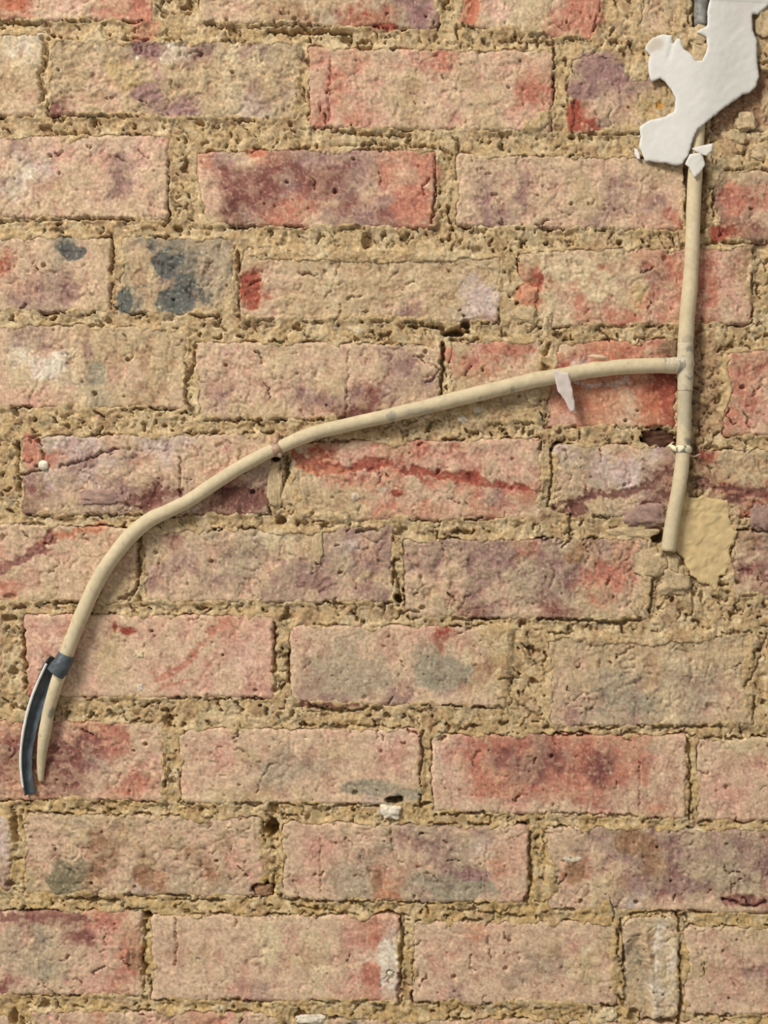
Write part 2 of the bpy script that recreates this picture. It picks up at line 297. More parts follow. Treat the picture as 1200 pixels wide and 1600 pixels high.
def feat(x, y):
    """height change, colour weight+colour, creep at points"""
    n = x.size
    dh = np.zeros(n, np.float32); dm = np.zeros(n, np.float32)
    cw = np.zeros(n, np.float32); cc = np.zeros((n, 3), np.float32)
    bx0, bx1, by0, by1 = x.min() - 16, x.max() + 16, y.min() - 16, y.max() + 16
    for pts, w, dep in CR:
        P = np.array(pts, np.float32)
        if P[:, 0].max() < bx0 or P[:, 0].min() > bx1 or P[:, 1].max() < by0 or P[:, 1].min() > by1: continue
        m = np.where((x > P[:, 0].min() - 14) & (x < P[:, 0].max() + 14) & (y > P[:, 1].min() - 14) & (y < P[:, 1].max() + 14))[0]
        if not m.size: continue
        xx = x[m] + 3.5 * noise(x[m], y[m], 11, 3) + 1.5 * noise(x[m], y[m], 5, 8)
        yy = y[m] + 3.5 * noise(x[m], y[m], 11, 4) + 1.5 * noise(x[m], y[m], 5, 9)
        d = np.full(m.size, 1e9, np.float32)
        for a, b in zip(P[:-1], P[1:]):
            v = b - a
            t = np.clip(((xx - a[0]) * v[0] + (yy - a[1]) * v[1]) / (v @ v), 0, 1)
            d = np.minimum(d, np.hypot(xx - a[0] - t * v[0], yy - a[1] - t * v[1]))
        ww = w * (1 + 0.55 * noise(x[m], y[m], 17, 6))
        g = dep * (1 - sstep(0.45, 1.35, d / ww))
        dh[m] = np.minimum(dh[m], -g)
    for (px, py, rx, ry, dep) in PI_:
        if not (bx0 < px < bx1 and by0 < py < by1): continue
        m = np.where((abs(x - px) < rx * 1.9) & (abs(y - py) < ry * 1.9))[0]
        if not m.size: continue
        q = np.hypot((x[m] - px) / rx, (y[m] - py) / ry) + 0.35 * noise(x[m], y[m], 9, 5)
        dh[m] = np.minimum(dh[m], -dep * (1 - sstep(0.7, 1.05, q)))
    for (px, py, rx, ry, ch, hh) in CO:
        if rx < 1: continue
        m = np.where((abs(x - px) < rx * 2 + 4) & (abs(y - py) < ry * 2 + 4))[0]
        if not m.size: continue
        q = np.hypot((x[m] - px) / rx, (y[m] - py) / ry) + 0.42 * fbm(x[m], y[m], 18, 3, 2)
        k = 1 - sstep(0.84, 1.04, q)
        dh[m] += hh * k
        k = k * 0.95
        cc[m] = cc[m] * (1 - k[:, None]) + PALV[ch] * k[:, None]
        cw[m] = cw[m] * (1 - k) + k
    for pts, w, ch, hh in CS:
        P = np.array(pts, np.float32); mg = w * 3 + 12
        m = np.where((x > P[:, 0].min() - mg) & (x < P[:, 0].max() + mg) & (y > P[:, 1].min() - mg) & (y < P[:, 1].max() + mg))[0]
        if not m.size: continue
        d = np.full(m.size, 1e9, np.float32)
        am = min(9, 2.2 + w * .75)
        xx = x[m] + am * noise(x[m], y[m], 27, 13) + am * .8 * noise(x[m], y[m], 10, 15)
        yy = y[m] + am * noise(x[m], y[m], 27, 14) + am * .8 * noise(x[m], y[m], 10, 16)
        for a, b in zip(P[:-1], P[1:]):
            v = b - a
            t = np.clip(((xx - a[0]) * v[0] + (yy - a[1]) * v[1]) / (v @ v), 0, 1)
            d = np.minimum(d, np.hypot(xx - a[0] - t * v[0], yy - a[1] - t * v[1]))
        q = d / w + 0.9 * fbm(x[m], y[m], 30, 3, 12) + 0.35 * noise(x[m], y[m], 6, 11)
        k = 1 - sstep(0.75, 1.0, q)
        dh[m] += hh * k
        k = k * 0.85
        cc[m] = cc[m] * (1 - k[:, None]) + PALV[ch] * k[:, None]
        cw[m] = cw[m] * (1 - k) + k
    for (px, py, rx, ry, am) in LU:
        if rx < 1: continue
        m = np.where((abs(x - px) < rx * 1.8) & (abs(y - py) < ry * 1.8))[0]
        if not m.size: continue
        q = np.hypot((x[m] - px) / rx, (y[m] - py) / ry) + 0.35 * fbm(x[m], y[m], 30, 3, 9)
        dm[m] += am * (1 - sstep(0.6, 1.1, q))
    return dh, cw, cc, dm

def lime(x, y, sd, seed):
    """crisp curly residue of lime and mortar left on a brick face (0..1)"""
    e = 1 + 0.5 * math.sin(seed * 1.7)
    wx = x + 9 * noise(x, y, 24, 31) + 5 * noise(x, y, 9, 33); wy = y + 9 * noise(x, y, 24, 32) + 5 * noise(x, y, 9, 34)
    f = fbm(wx, wy * e, 26, 4, 35 + seed % 5) + 0.35 * fbm(x, y, 90, 2, 38) + 0.28 * (1 - sstep(2, 30, sd))
    g = noise(wx, wy, 10, 39)
    return np.maximum(sstep(0.06, 0.15, f), 0.9 * sstep(0.30, 0.45, g)), f

def brick_height(b, x, y, sd, dh):
    ro = b['rough']
    wx = x + 7 * noise(x, y, 19, 31); wy = y + 7 * noise(x, y, 19, 32)
    L_, f = lime(x, y, sd, b['seed'])
    h = b['h'] + 1.3 * fbm(x, y, 60, 2, 41) + ro * (0.35 * fbm(x, y, 17, 2, 43) + 0.22 * noise(x, y, 5, 44))
    h = h + 0.85 * ro * L_ + 0.9 * ro * sstep(0.3, 0.35, f) - 1.2 * ro * sstep(0.25, 0.31, -f)
    s = noise(wx * 0.8, wy, 25, 51)
    h = h - 3.0 * min(ro, 1.2) * np.exp(-(s / 0.06) ** 2) * sstep(0.18, 0.36, noise(x, y, 42, 53))
    s = noise(wx, wy * .45, 15, 57)
    h = h - 2.2 * np.exp(-(s / 0.085) ** 2) * sstep(0.22, 0.4, noise(x, y, 34, 58))
    p = noise(x, y, 7.5, 55)
    h = h - 3.6 * sstep(0.58, 0.72, p) * sstep(-.1, .3, noise(x, y, 60, 56))
    h = h + dh
    return h - 0.11 * np.clip(6 - sd, 0, 12) ** 2

def mod_colour(c, x, y, k=1.0):
    v = 1 + k * (0.12 * fbm(x, y, 15, 3, 61) + 0.12 * noise(x, y, 4.5, 63))
    return c * v[:, None]

def cmap_colour(b, x, y, u, v, sd):
    rowsn = b['cmap']; nr = len(rowsn)
    W = math.hypot(b['tr'][0] - b['tl'][0], 1); H = b['bl'][1] - b['tl'][1]
    uu = u + (17 * fbm(x, y, 40, 3, 71) + 9 * noise(x, y, 12, 72)) / W
    vv = v + (17 * fbm(x, y, 40, 3, 73) + 9 * noise(x, y, 12, 74)) / H
    nc = max(len(r) for r in rowsn)
    arr = np.zeros((nr, nc, 3), np.float32)
    for i, r in enumerate(rowsn):
        for j in range(nc):
            arr[i, j] = PALV[r[min(len(r) - 1, int(j * len(r) / nc))]]
    fx = np.clip(uu * nc - 0.5, 0, nc - 1.001); fy = np.clip(vv * nr - 0.5, 0, nr - 1.001)
    i = fx.astype(int); j = fy.astype(int); fx = sstep(.0, 1., fx - i); fy = sstep(.0, 1., fy - j)
    i1 = np.minimum(i + 1, nc - 1); j1 = np.minimum(j + 1, nr - 1)
    fx = fx[:, None]; fy = fy[:, None]
    c = (arr[j, i] * (1 - fx) + arr[j, i1] * fx) * (1 - fy) + (arr[j1, i] * (1 - fx) + arr[j1, i1] * fx) * fy
    return c

def brick_colour(b, x, y, u, v, sd, cw, cc):
    c = cmap_colour(b, x, y, u, v, sd)
    L_, f = lime(x, y, sd, b['seed'])
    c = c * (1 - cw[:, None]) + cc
    # bare patches a little deeper, residue pale
    dk = 1 - 0.10 * sstep(0.0, 0.35, -f)
    c = c * np.stack([dk ** .7, dk ** 1.2, dk ** 1.2], -1)
    lc = PALV['b'] * .40 + PALV['B'] * .18 + PALV['k'] * .20 + c * .22
    lc = lc * (1.07 - 0.11 * b['rough'])
    k = (0.62 * min(1.0, b['rough'] ** 0.8) * L_ * (1 - 0.9 * cw))[:, None]
    c = c * (1 - k) + lc * k
    sp = sstep(0.28, 0.5, noise(x, y, 6, 83)) * 0.30
    c = c * (1 - sp[:, None]) + c * np.array([.80, .68, .62], np.float32) * sp[:, None]
    st = sstep(0.42, 0.6, noise(x + 30, y, 5, 85)) * 0.4
    return c * (1 - st[:, None]) + np.array([.86, .78, .66], np.float32) * st[:, None]

# ------------------------------------------------------------------ materials
def vc_material(name, rough=0.92, grain=2600, bump=0.35, dist=0.0006, var=0.10):
    m = bpy.data.materials.new(name); m.use_nodes = True
    nt = m.node_tree; bs = nt.nodes['Principled BSDF']
    bs.inputs['Roughness'].default_value = rough
    bs.inputs['Specular IOR Level'].default_value = 0.25
    at = nt.nodes.new('ShaderNodeVertexColor'); at.layer_name = 'Col'
    geo = nt.nodes.new('ShaderNodeNewGeometry')
    n1 = nt.nodes.new('ShaderNodeTexNoise'); n1.inputs['Scale'].default_value = grain / 4; n1.inputs['Detail'].default_value = 4
    n1.inputs['Roughness'].default_value = 0.65
    nt.links.new(geo.outputs['Position'], n1.inputs['Vector'])
    mr = nt.nodes.new('ShaderNodeMapRange')
    mr.inputs[1].default_value = 0.3; mr.inputs[2].default_value = 0.7
    mr.inputs[3].default_value = 1 - var; mr.inputs[4].default_value = 1 + var
    nt.links.new(n1.outputs['Fac'], mr.inputs[0])
    mx = nt.nodes.new('ShaderNodeVectorMath'); mx.operation = 'SCALE'
    nt.links.new(at.outputs['Color'], mx.inputs[0]); nt.links.new(mr.outputs[0], mx.inputs['Scale'])
    nt.links.new(mx.outputs[0], bs.inputs['Base Color'])
    bp = nt.nodes.new('ShaderNodeBump'); bp.inputs['Strength'].default_value = bump; bp.inputs['Distance'].default_value = dist
    nt.links.new(n1.outputs['Fac'], bp.inputs['Height']); nt.links.new(bp.outputs['Normal'], bs.inputs['Normal'])
    return m
M_BRICK = vc_material('brick_face', .93, 2200, .6, .0009, .13)
M_MORTAR = vc_material('lime_mortar', .96, 1900, .75, .0012, .16)
M_PAINT = vc_material('old_paint', .7, 1600, .25, .0004, .05)
M_PLASTER = vc_material('white_plaster', .85, 1800, .3, .0004, .03)
M_SHEATH = vc_material('slate_sheath', .38, 1500, .3, .0004, .10)
M_METAL = vc_material('dull_metal', .45, 1500, .4, .0005, .15)
M_WOOD = vc_material('old_wood', .75, 900, .5, .0006, .15)

# ------------------------------------------------------------------ mesh helpers
ALB = 1.0
def to_world(x, y, h):
    return np.stack([(x - 600) * S, -h * S, ZC + (800 - y) * S], -1).astype(np.float32)

def make(name, co, quads, tris, colour, mat, parent=None, smooth=True):
    me = bpy.data.meshes.new(name)
    nq = 0 if quads is None else len(quads); nt_ = 0 if tris is None else len(tris)
    loops = np.concatenate([np.asarray(a, np.int32).ravel() for a in (quads, tris) if a is not None and len(a)])
    starts = np.concatenate([np.arange(nq) * 4, nq * 4 + np.arange(nt_) * 3]).astype(np.int32)
    tot = np.concatenate([np.full(nq, 4), np.full(nt_, 3)]).astype(np.int32)
    me.vertices.add(len(co)); me.vertices.foreach_set('co', np.ascontiguousarray(co, np.float32).ravel())
    me.loops.add(len(loops)); me.loops.foreach_set('vertex_index', loops)
    me.polygons.add(nq + nt_)
    me.polygons.foreach_set('loop_start', starts)
    try: me.polygons.foreach_set('loop_total', tot)
    except Exception: pass
    me.polygons.foreach_set('use_smooth', np.full(nq + nt_, smooth))
    me.update(calc_edges=True)
    a = me.color_attributes.new('Col', 'FLOAT_COLOR', 'POINT')
    c4 = np.ones((len(co), 4), np.float32); c4[:, :3] = np.clip(lin(colour) * ALB, 0, 0.9)
    a.data.foreach_set('color', c4.ravel())
    me.validate()
    me.materials.append(mat)
    o = bpy.data.objects.new(name, me); COL.objects.link(o)
    if parent: o.parent = parent
    return o

def put(o, label=None, cat=None, group=None, kind=None):
    if label: o['label'] = label
    if cat: o['category'] = cat
    if group: o['group'] = group
    if kind: o['kind'] = kind
    return o

def grid_quads(nx, ny, off=0):
    i, j = np.meshgrid(np.arange(nx - 1), np.arange(ny - 1))
    a = (j * nx + i).ravel() + off
    return np.stack([a, a + nx, a + nx + 1, a + 1], -1)

# ------------------------------------------------------------------ the wall
bx = [(-500, -400), (1700, -400), (1700, 2000), (-500, 2000)]
co = np.concatenate([to_world(np.array([p[0] for p in bx], np.float32), np.array([p[1] for p in bx], np.float32), np.float32(hh) + np.zeros(4, np.float32)) for hh in (-66, -240)])
wall = make('wall_back', co, [(0, 3, 2, 1), (4, 5, 6, 7), (0, 1, 5, 4), (1, 2, 6, 5), (2, 3, 7, 6), (3, 0, 4, 7)], None,
            np.tile(PALV['n'], (8, 1)), M_MORTAR, smooth=False)
put(wall, 'old brick wall stripped of its plaster, rough beige mortar in its joints', kind='structure')

gx = np.concatenate([np.arange(-500, -20, 9), np.arange(-20, 1220, 2.0), np.arange(1220, 1705, 9)]).astype(np.float32)
gy = np.concatenate([np.arange(-400, -20, 9), np.arange(-20, 1620, 2.0), np.arange(1620, 2005, 9)]).astype(np.float32)
NX, NY = len(gx), len(gy)
X, Y = np.meshgrid(gx, gy)
X = X.ravel(); Y = Y.ravel()
dh, cw, cc, dm = feat(X, Y)
SD = np.full(X.size, -60, np.float32); BH = np.full(X.size, -4, np.float32); EN = np.zeros(X.size, np.float32)
X2 = X.reshape(NY, NX)
for b in BR:
    x0 = min(b['tl'][0], b['bl'][0]) - 30; x1 = max(b['tr'][0], b['br'][0]) + 30
    y0 = min(b['tl'][1], b['tr'][1]) - 30; y1 = max(b['bl'][1], b['br'][1]) + 30
    ii = np.where((gx > x0) & (gx < x1))[0]; jj = np.where((gy > y0) & (gy < y1))[0]
    if not ii.size or not jj.size: continue
    m = (jj[:, None] * NX + ii[None, :]).ravel()
    s = brick_sd(b, X[m], Y[m])
    k = s > SD[m]
    m = m[k]; s = s[k]
    SD[m] = s
    BH[m] = brick_height(b, X[m], Y[m], np.maximum(s, 2), dh[m])
    EN[m] = b['enc']
enc = 3.6 + EN + dm + 9.5 * fbm(X, Y, 46, 2, 91) + 3.2 * noise(X, Y, 11, 93)
wx = X + 9 * noise(X, Y, 21, 95) + 4 * noise(X, Y, 9, 94); wy = Y + 9 * noise(X, Y, 21, 96) + 4 * noise(X, Y, 9, 92)
lump = fbm(wx, wy, 24, 3, 97)
HJ = -2.0 + 2.4 * fbm(X, Y, 70, 2, 98) + 2.3 * lump + 0.6 * noise(X, Y, 6, 99) + 0.5 * noise(X, Y, 3.8, 100)
HJ += 1.9 * sstep(0.04, 0.09, fbm(wx, wy, 23, 3, 101)) - 2.8 * sstep(0.26, 0.31, fbm(wx, wy, 25, 3, 102))
s1 = noise(wx, wy, 30, 103); s2 = noise(wx, wy, 17, 104)
HJ -= 7.0 * np.exp(-(s1 / 0.035) ** 2) * sstep(0.0, 0.2, noise(X, Y, 45, 105))
HJ -= 4.5 * np.exp(-(s2 / 0.05) ** 2) * sstep(0.1, 0.3, noise(X, Y, 30, 106))
HJ -= 10.0 * sstep(0.44, 0.52, fbm(wx, wy, 17, 2, 107))
HJ += dh
t = enc - SD
crust = BH + np.minimum(2.2, 0.35 * t) + 1.1 * lump + 0.6 * noise(X, Y, 6, 108) \
    - 3.0 * np.exp(-(s1 / 0.05) ** 2) * sstep(0.0, 0.25, noise(X, Y, 45, 105)) - 2.0 * np.exp(-(s2 / 0.07) ** 2) * sstep(0.05, 0.3, noise(X, Y, 36, 106))
blend = sstep(-7, 1.5, SD)
HM = np.where(t > 0, HJ * (1 - blend) + np.maximum(HJ, crust) * blend, 0)
HM = np.where(t <= 0, HJ * (1 - blend) + (np.minimum(HJ, BH) - 1) * blend + 4.5 * t, HM)
HM = np.clip(HM, -60, 14)
fr = sstep(1000, 1400, Y)
mb = np.array((186, 157, 114), np.float32) / 255
mc = np.tile(mb, (X.size, 1)) * (1 - 0.6 * fr[:, None]) + np.array((186, 154, 100), np.float32) / 255 * 0.6 * fr[:, None]
def mixc(c, ch, k):
    return c * (1 - k[:, None]) + PALV[ch] * k[:, None]
mc = mixc(mc, 'B', 0.55 * sstep(0.0, 0.4, fbm(X, Y, 48, 3, 111)))
mc = mixc(mc, 'n', 0.45 * sstep(0.1, 0.5, fbm(X, Y, 38, 3, 112)))
mc = mixc(mc, 'x', 0.40 * sstep(0.15, 0.5, fbm(wx, wy, 16, 3, 113)))
mc = mixc(mc, 'B', 0.55 * sstep(0.12, 0.3, fbm(wx, wy, 15, 3, 116)))
mc = mixc(mc, 'w', 0.8 * sstep(0.66, 0.74, noise(X, Y, 8, 114)) * sstep(0.0, 0.3, noise(X, Y, 70, 115)))
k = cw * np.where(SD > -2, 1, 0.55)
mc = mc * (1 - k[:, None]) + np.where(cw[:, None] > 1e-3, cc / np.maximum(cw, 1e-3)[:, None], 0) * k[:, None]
mc = mod_colour(mc, X, Y, 1.1)
keep_v = (t > -9)
q = grid_quads(NX, NY)
kq = keep_v[q].any(1)
q = q[kq]
used = np.unique(q); remap = np.full(X.size, -1, np.int64); remap[used] = np.arange(used.size)
mortar = make('mortar', to_world(X[used], Y[used], HM[used]), remap[q], None, mc[used], M_MORTAR, wall)
put(mortar, kind='stuff')

def build_brick(b, step):
    W = b['tr'][0] - b['tl'][0]; H = b['bl'][1] - b['tl'][1]
    nx = max(6, int(W / step)); ny = max(5, int(H / step))
    u, v = np.meshgrid(np.linspace(0, 1, nx), np.linspace(0, 1, ny))
    u = u.ravel().astype(np.float32); v = v.ravel().astype(np.float32)
    x = b['tl'][0] + u * W; y = b['tl'][1] + v * H
    for _ in range(3):
        L, R, T, B = edges(b, x, y)
        x = L + u * (R - L); y = T + v * (B - T)
    sd = brick_sd(b, x, y)
    dh, cw, cc, dm = feat(x, y)
    h = np.maximum(brick_height(b, x, y, sd, dh), -58)
    if b is BR[STONE]:
        xr = 1004 + (y - 1450) * 0.12
        h = h + 4.0 * np.exp(-((x - xr - 3) / 6) ** 2) * sstep(1445, 1462, y) - 7.0 * (1 - sstep(-8, 6, x - xr)) * (1 - sstep(.75, 1.0, np.hypot((x - 1000) / 30, (y - 1530) / 78)))
    c = brick_colour(b, x, y, u, v, sd, cw, cc)
    c = mod_colour(c, x, y)
    co = to_world(x, y, h)
    q = grid_quads(nx, ny)
    top = np.arange(nx); bot = (ny - 1) * nx + np.arange(nx); lef = np.arange(ny) * nx; rig = lef + nx - 1
    ring = np.concatenate([top, rig[1:], bot[::-1][1:], lef[::-1][1:-1]])
    n0 = len(co); nr = len(ring)
    cb = to_world(x[ring], y[ring], np.full(nr, -64.0, np.float32))
    nxt = np.roll(np.arange(nr), -1)
    sq = np.stack([ring, ring[nxt], n0 + nxt, n0 + np.arange(nr)], -1)
    return make('brick', np.concatenate([co, cb]), np.concatenate([q, sq]), None, np.concatenate([c, c[ring]]), M_BRICK, wall)
for i, b in enumerate(BR):
    cx = 0.5 * (b['tl'][0] + b['tr'][0]); cy = 0.5 * (b['tl'][1] + b['bl'][1])
    vis = b['tl'][0] < 1215 and b['tr'][0] > -15 and b['tl'][1] < 1610 and b['bl'][1] > -10
    if vis: o = build_brick(b, 1.9)
    else: o = build_brick(b, 12)
    if i == STONE: o['label'] = 'pale rounded brick end with a raised white ridge'

# ------------------------------------------------------------------ plates with an outline of their own
def densify(poly, step=4, wob=1.0, seed=1):
    out = []
    n = len(poly)
    for i in range(n):
        a = np.array(poly[i], float); b = np.array(poly[(i + 1) % n], float)
        k = max(1, int(np.hypot(*(b - a)) / step))
        for j in range(k): out.append(a + (b - a) * j / k)
    P = np.array(out, np.float32)
    P[:, 0] += wob * noise(P[:, 0], P[:, 1], 7, seed); P[:, 1] += wob * noise(P[:, 0], P[:, 1], 7, seed + 1)
    return P

def plate(name, poly, hfun, cfun, thick, mat, parent=None, step=4, wob=1.0, seed=1, bevel=1.0):
    P = densify(poly, step, wob, seed)
    n = len(P)
    xs = np.arange(P[:, 0].min() + step * .5, P[:, 0].max(), step); ys = np.arange(P[:, 1].min() + step * .5, P[:, 1].max(), step)
    gxx, gyy = np.meshgrid(xs, ys); gxx = gxx.ravel(); gyy = gyy.ravel()
    inside = np.zeros(gxx.size, bool); dist = np.full(gxx.size, 1e9)
    for i in range(n):
        ax, ay = P[i]; bx_, by_ = P[(i + 1) % n]
        cnd = ((ay > gyy) != (by_ > gyy)) & (gxx < (bx_ - ax) * (gyy - ay) / (by_ - ay + 1e-12) + ax)
        inside ^= cnd
        dist = np.minimum(dist, np.hypot(gxx - ax, gyy - ay))
    kk = inside & (dist > step * 0.55)
    pts = [Vector((float(a), float(b))) for a, b in P] + [Vector((float(a), float(b))) for a, b in zip(gxx[kk], gyy[kk])]
    r = delaunay_2d_cdt(pts, [(i, (i + 1) % n) for i in range(n)], [], 1, 1e-5)
    V = np.array([(p.x, p.y) for p in r[0]], np.float32); F = np.array(r[2])
    # make all faces wind the same way, towards the viewer
    a = V[F[:, 1]] - V[F[:, 0]]; b = V[F[:, 2]] - V[F[:, 0]]
    flip = (a[:, 0] * b[:, 1] - a[:, 1] * b[:, 0]) > 0
    F[flip] = F[flip][:, ::-1]
    h = hfun(V[:, 0], V[:, 1]).astype(np.float32)
    c = cfun(V[:, 0], V[:, 1])
    ed = {}
    for f in F:
        for i in range(3):
            e = (int(f[i]), int(f[(i + 1) % 3])); ed[e] = 1
    bd = [e for e in ed if (e[1], e[0]) not in ed]
    bset = sorted({e[0] for e in bd} | {e[1] for e in bd})
    hb = h.copy(); hb[bset] -= bevel
    nv = len(V)
    co = np.concatenate([to_world(V[:, 0], V[:, 1], hb), to_world(V[:, 0], V[:, 1], h - thick)])
    sq = np.array([(e[1], e[0], e[0] + nv, e[1] + nv) for e in bd])
    tr = np.concatenate([F, F[:, ::-1] + nv])
    return make(name, co, sq, tr, np.concatenate([c, c]), mat, parent)

def flat_c(rgb, var=.05, seed=3):
    c0 = np.array(rgb, np.float32) / 255
    return lambda x, y: np.clip(c0 * (1 + var * fbm(x, y, 14, 3, seed))[:, None], 0, 1)

# smooth cement patch by the foot of the riser
def patch_h(x, y): return 0.3 + 1.2 * sstep(.05, .12, fbm(x, y, 30, 3, 15)) - 1.4 * np.exp(-((y - 798 - .06 * (x - 1060)) / 1.6) ** 2) + 0.9 * fbm(x, y, 40, 2, 5) + 0.5 * noise(x, y, 9, 6) - 0.03 * np.clip(1085 - x, 0, 40)
PATCH = [(1058,776),(1074,774),(1086,779),(1100,774),(1110,780),(1138,781),(1141,790),(1140,806),(1143,824),(1152,832),(1147,850),(1138,858),(1143,874),(1136,896),(1124,902),(1120,922),(1108,914),(1095,912),(1078,895),(1068,872),(1052,858),(1056,820)]
o = plate('mortar_patch', PATCH, patch_h, flat_c((202, 175, 126), .12), 20, M_PLASTER, wall, 2.5, 3.2)
o['label'] = 'smooth yellowish cement patch beside the foot of the upright pipe'

# loose stones and lumps bedded in the joints
def stone(px, py, rx, ry, h, ch, seed, name='stone', parent=wall, rough=.30, label=None, mat=M_MORTAR):
    nu, nv_ = 44, 24
    th, ph = np.meshgrid(np.linspace(0, 2 * np.pi, nu, endpoint=False), np.linspace(0, np.pi, nv_))
    th = th.ravel(); ph = ph.ravel()
    d = np.stack([np.sin(ph) * np.cos(th), np.cos(ph), np.sin(ph) * np.sin(th)], -1)
    k = 1 + rough * (noise(d[:, 0] * 10 + d[:, 2] * 6, d[:, 1] * 10 - d[:, 2] * 4, 9, seed) + .5 * noise(d[:, 0] * 10 - d[:, 2] * 7, d[:, 1] * 10, 4, seed + 2))
    ds = d * np.array([rx, ry, min(rx, ry)])
    k = k + (rough > .1) * (.16 * noise(ds[:, 0] + ds[:, 2] * .6 + px, ds[:, 1] - ds[:, 2] * .5 + py, 8, seed + 4) + .1 * noise(ds[:, 0] + ds[:, 2] + px, ds[:, 1] + ds[:, 2] + py, 4, seed + 5))
    d = np.sign(d) * np.abs(d) ** (0.72 if rough > .1 else 1.0) * k[:, None]
    x = px + d[:, 0] * rx; y = py + d[:, 1] * ry; hh = h + d[:, 2] * min(rx, ry) * 0.5
    i, j = np.meshgrid(np.arange(nu), np.arange(nv_ - 1)); i = i.ravel(); j = j.ravel()
    q = np.stack([j * nu + i, j * nu + (i + 1) % nu, (j + 1) * nu + (i + 1) % nu, (j + 1) * nu + i], -1)
    c = mod_colour(np.tile(PALV[ch], (x.size, 1)), x, y, 1.2)
    o = make(name, to_world(x, y, hh.astype(np.float32)), q, None, c, mat, parent)
    if label: o['label'] = label
    return o
for a in [(822,492,17,13,0,'b',1),(826,460,14,17,-3,'c',2),(412,1391,15,9,-6,'n',3),(612,1268,15,11,1,'w',4),(950,1584,12,10,-2,'B',5),(488,1592,22,7,0,'w',6),
          (1014,806,34,18,-3,'l',7),(988,833,32,11,-3,'b',8),(1018,878,24,22,-4,'b',9),(1052,880,9,14,1,'b',10),(1052,908,26,22,-6,'b',11),(1110,1005,0,0,0,'b',12),
          (217,1022,7,6,1,'B',13),(219,1074,5,6,1,'w',14),(1092,60,16,18,6,'b',26),(1096,88,15,18,7,'b',27),(1195,30,16,26,-2,'b',16),(1165,190,16,14,-3,'b',17),(1150,212,20,12,-7,'b',18),
          (1188,236,16,14,-7,'b',19),(834,616,11,14,1,'b',20),(496,852,9,24,-1,'b',21),(160,776,36,12,-1,'l',22),(430,765,12,34,-3,'b',23),(1188,808,14,22,1,'l',24),(455,775,12,28,-6,'b',25)]:
    if a[2] > 0: stone(a[0], a[1], a[2], a[3], a[4], a[5], a[6])

# ------------------------------------------------------------------ the pipe: riser, branch, joint, clips, sheath
def smooth_path(pts, n):
    P = np.array(pts, np.float32)
    d = np.concatenate([[0], np.cumsum(np.hypot(np.diff(P[:, 0]), np.diff(P[:, 1])))])
    t = np.linspace(0, d[-1], n)
    out = np.stack([np.interp(t, d, P[:, k]) for k in range(P.shape[1])], -1)
    w = np.array([1, 2, 3, 4, 3, 2, 1], np.float32); w /= w.sum()
    for _ in range(3):
        pad = np.concatenate([np.repeat(out[:1], 3, 0) + (np.arange(-3, 0)[:, None]) * (out[1] - out[0]), out, np.repeat(out[-1:], 3, 0) + np.arange(1, 4)[:, None] * (out[-1] - out[-2])])
        out = np.stack([np.convolve(pad[:, k], w, 'valid') for k in range(out.shape[1])], -1)
    return out

def tube(name, pts, n, colour, mat, parent, seg=24, arc=(0, 360), thick=0, rough=.03, cap=True, cfun=None):
    """pts rows: x, y, h, r — a swept tube; with arc<360 an open shell of given thickness"""
    P = smooth_path(pts, n)
    tx = np.gradient(P[:, 0]); ty = np.gradient(P[:, 1]); L = np.hypot(tx, ty); nx_ = -ty / L; ny_ = tx / L
    full = arc[1] - arc[0] >= 360
    ang = np.radians(np.linspace(arc[0], arc[1], seg, endpoint=not full))
    def ring(off):
        a = ang[None, :]
        r = (P[:, 3:4] + off)
        x = P[:, 0:1] + nx_[:, None] * np.cos(a) * r; y = P[:, 1:2] + ny_[:, None] * np.cos(a) * r; h = P[:, 2:3] + np.sin(a) * r
        k = rough * (noise(x, y + h * 1.3, 30, 3) + .6 * noise(x, y + h, 9, 5)) * r
        x = x + nx_[:, None] * np.cos(a) * k; y = y + ny_[:, None] * np.cos(a) * k; h = h + np.sin(a) * k
        return x.ravel(), y.ravel(), h.ravel()
    x, y, h = ring(0)
    def gq(flip, off=0):
        m = seg if full else seg - 1
        i, j = np.meshgrid(np.arange(m), np.arange(n - 1)); i = i.ravel(); j = j.ravel()
        i1 = (i + 1) % seg
        q = np.stack([j * seg + i, j * seg + i1, (j + 1) * seg + i1, (j + 1) * seg + i], -1) + off
        return q[:, ::-1] if flip else q
    Q = [gq(False)]; T_ = []
    if thick:
        x2, y2, h2 = ring(-thick)
        N = len(x)
        Q.append(gq(True, N))
        x = np.concatenate([x, x2]); y = np.concatenate([y, y2]); h = np.concatenate([h, h2])
        m = seg if full else seg - 1
        for i in range(m):
            i1 = (i + 1) % seg
            Q.append(np.array([[i1, i, N + i, N + i1]])); e = (n - 1) * seg
            Q.append(np.array([[e + i, e + i1, N + e + i1, N + e + i]]))
        if not full:
            for j in range(n - 1):
                Q.append(np.array([[j * seg, (j + 1) * seg, N + (j + 1) * seg, N + j * seg]]))
                a = j * seg + seg - 1; b = a + seg
                Q.append(np.array([[b, a, N + a, N + b]]))
    elif cap:
        N = len(x)
        x = np.append(x, [P[0, 0], P[-1, 0]]); y = np.append(y, [P[0, 1], P[-1, 1]]); h = np.append(h, [P[0, 2], P[-1, 2]])
        e = (n - 1) * seg
        T_ = [(N, (i + 1) % seg, i) for i in range(seg)] + [(N + 1, e + i, e + (i + 1) % seg) for i in range(seg)]
    x = x.astype(np.float32); y = y.astype(np.float32); h = h.astype(np.float32)
    c = cfun(x, y, h) if cfun else mod_colour(np.tile(np.array(colour, np.float32) / 255, (x.size, 1)), x, y, .5)
    return make(name, to_world(x, y, h), np.concatenate(Q), T_ if len(T_) else None, c, mat, parent)

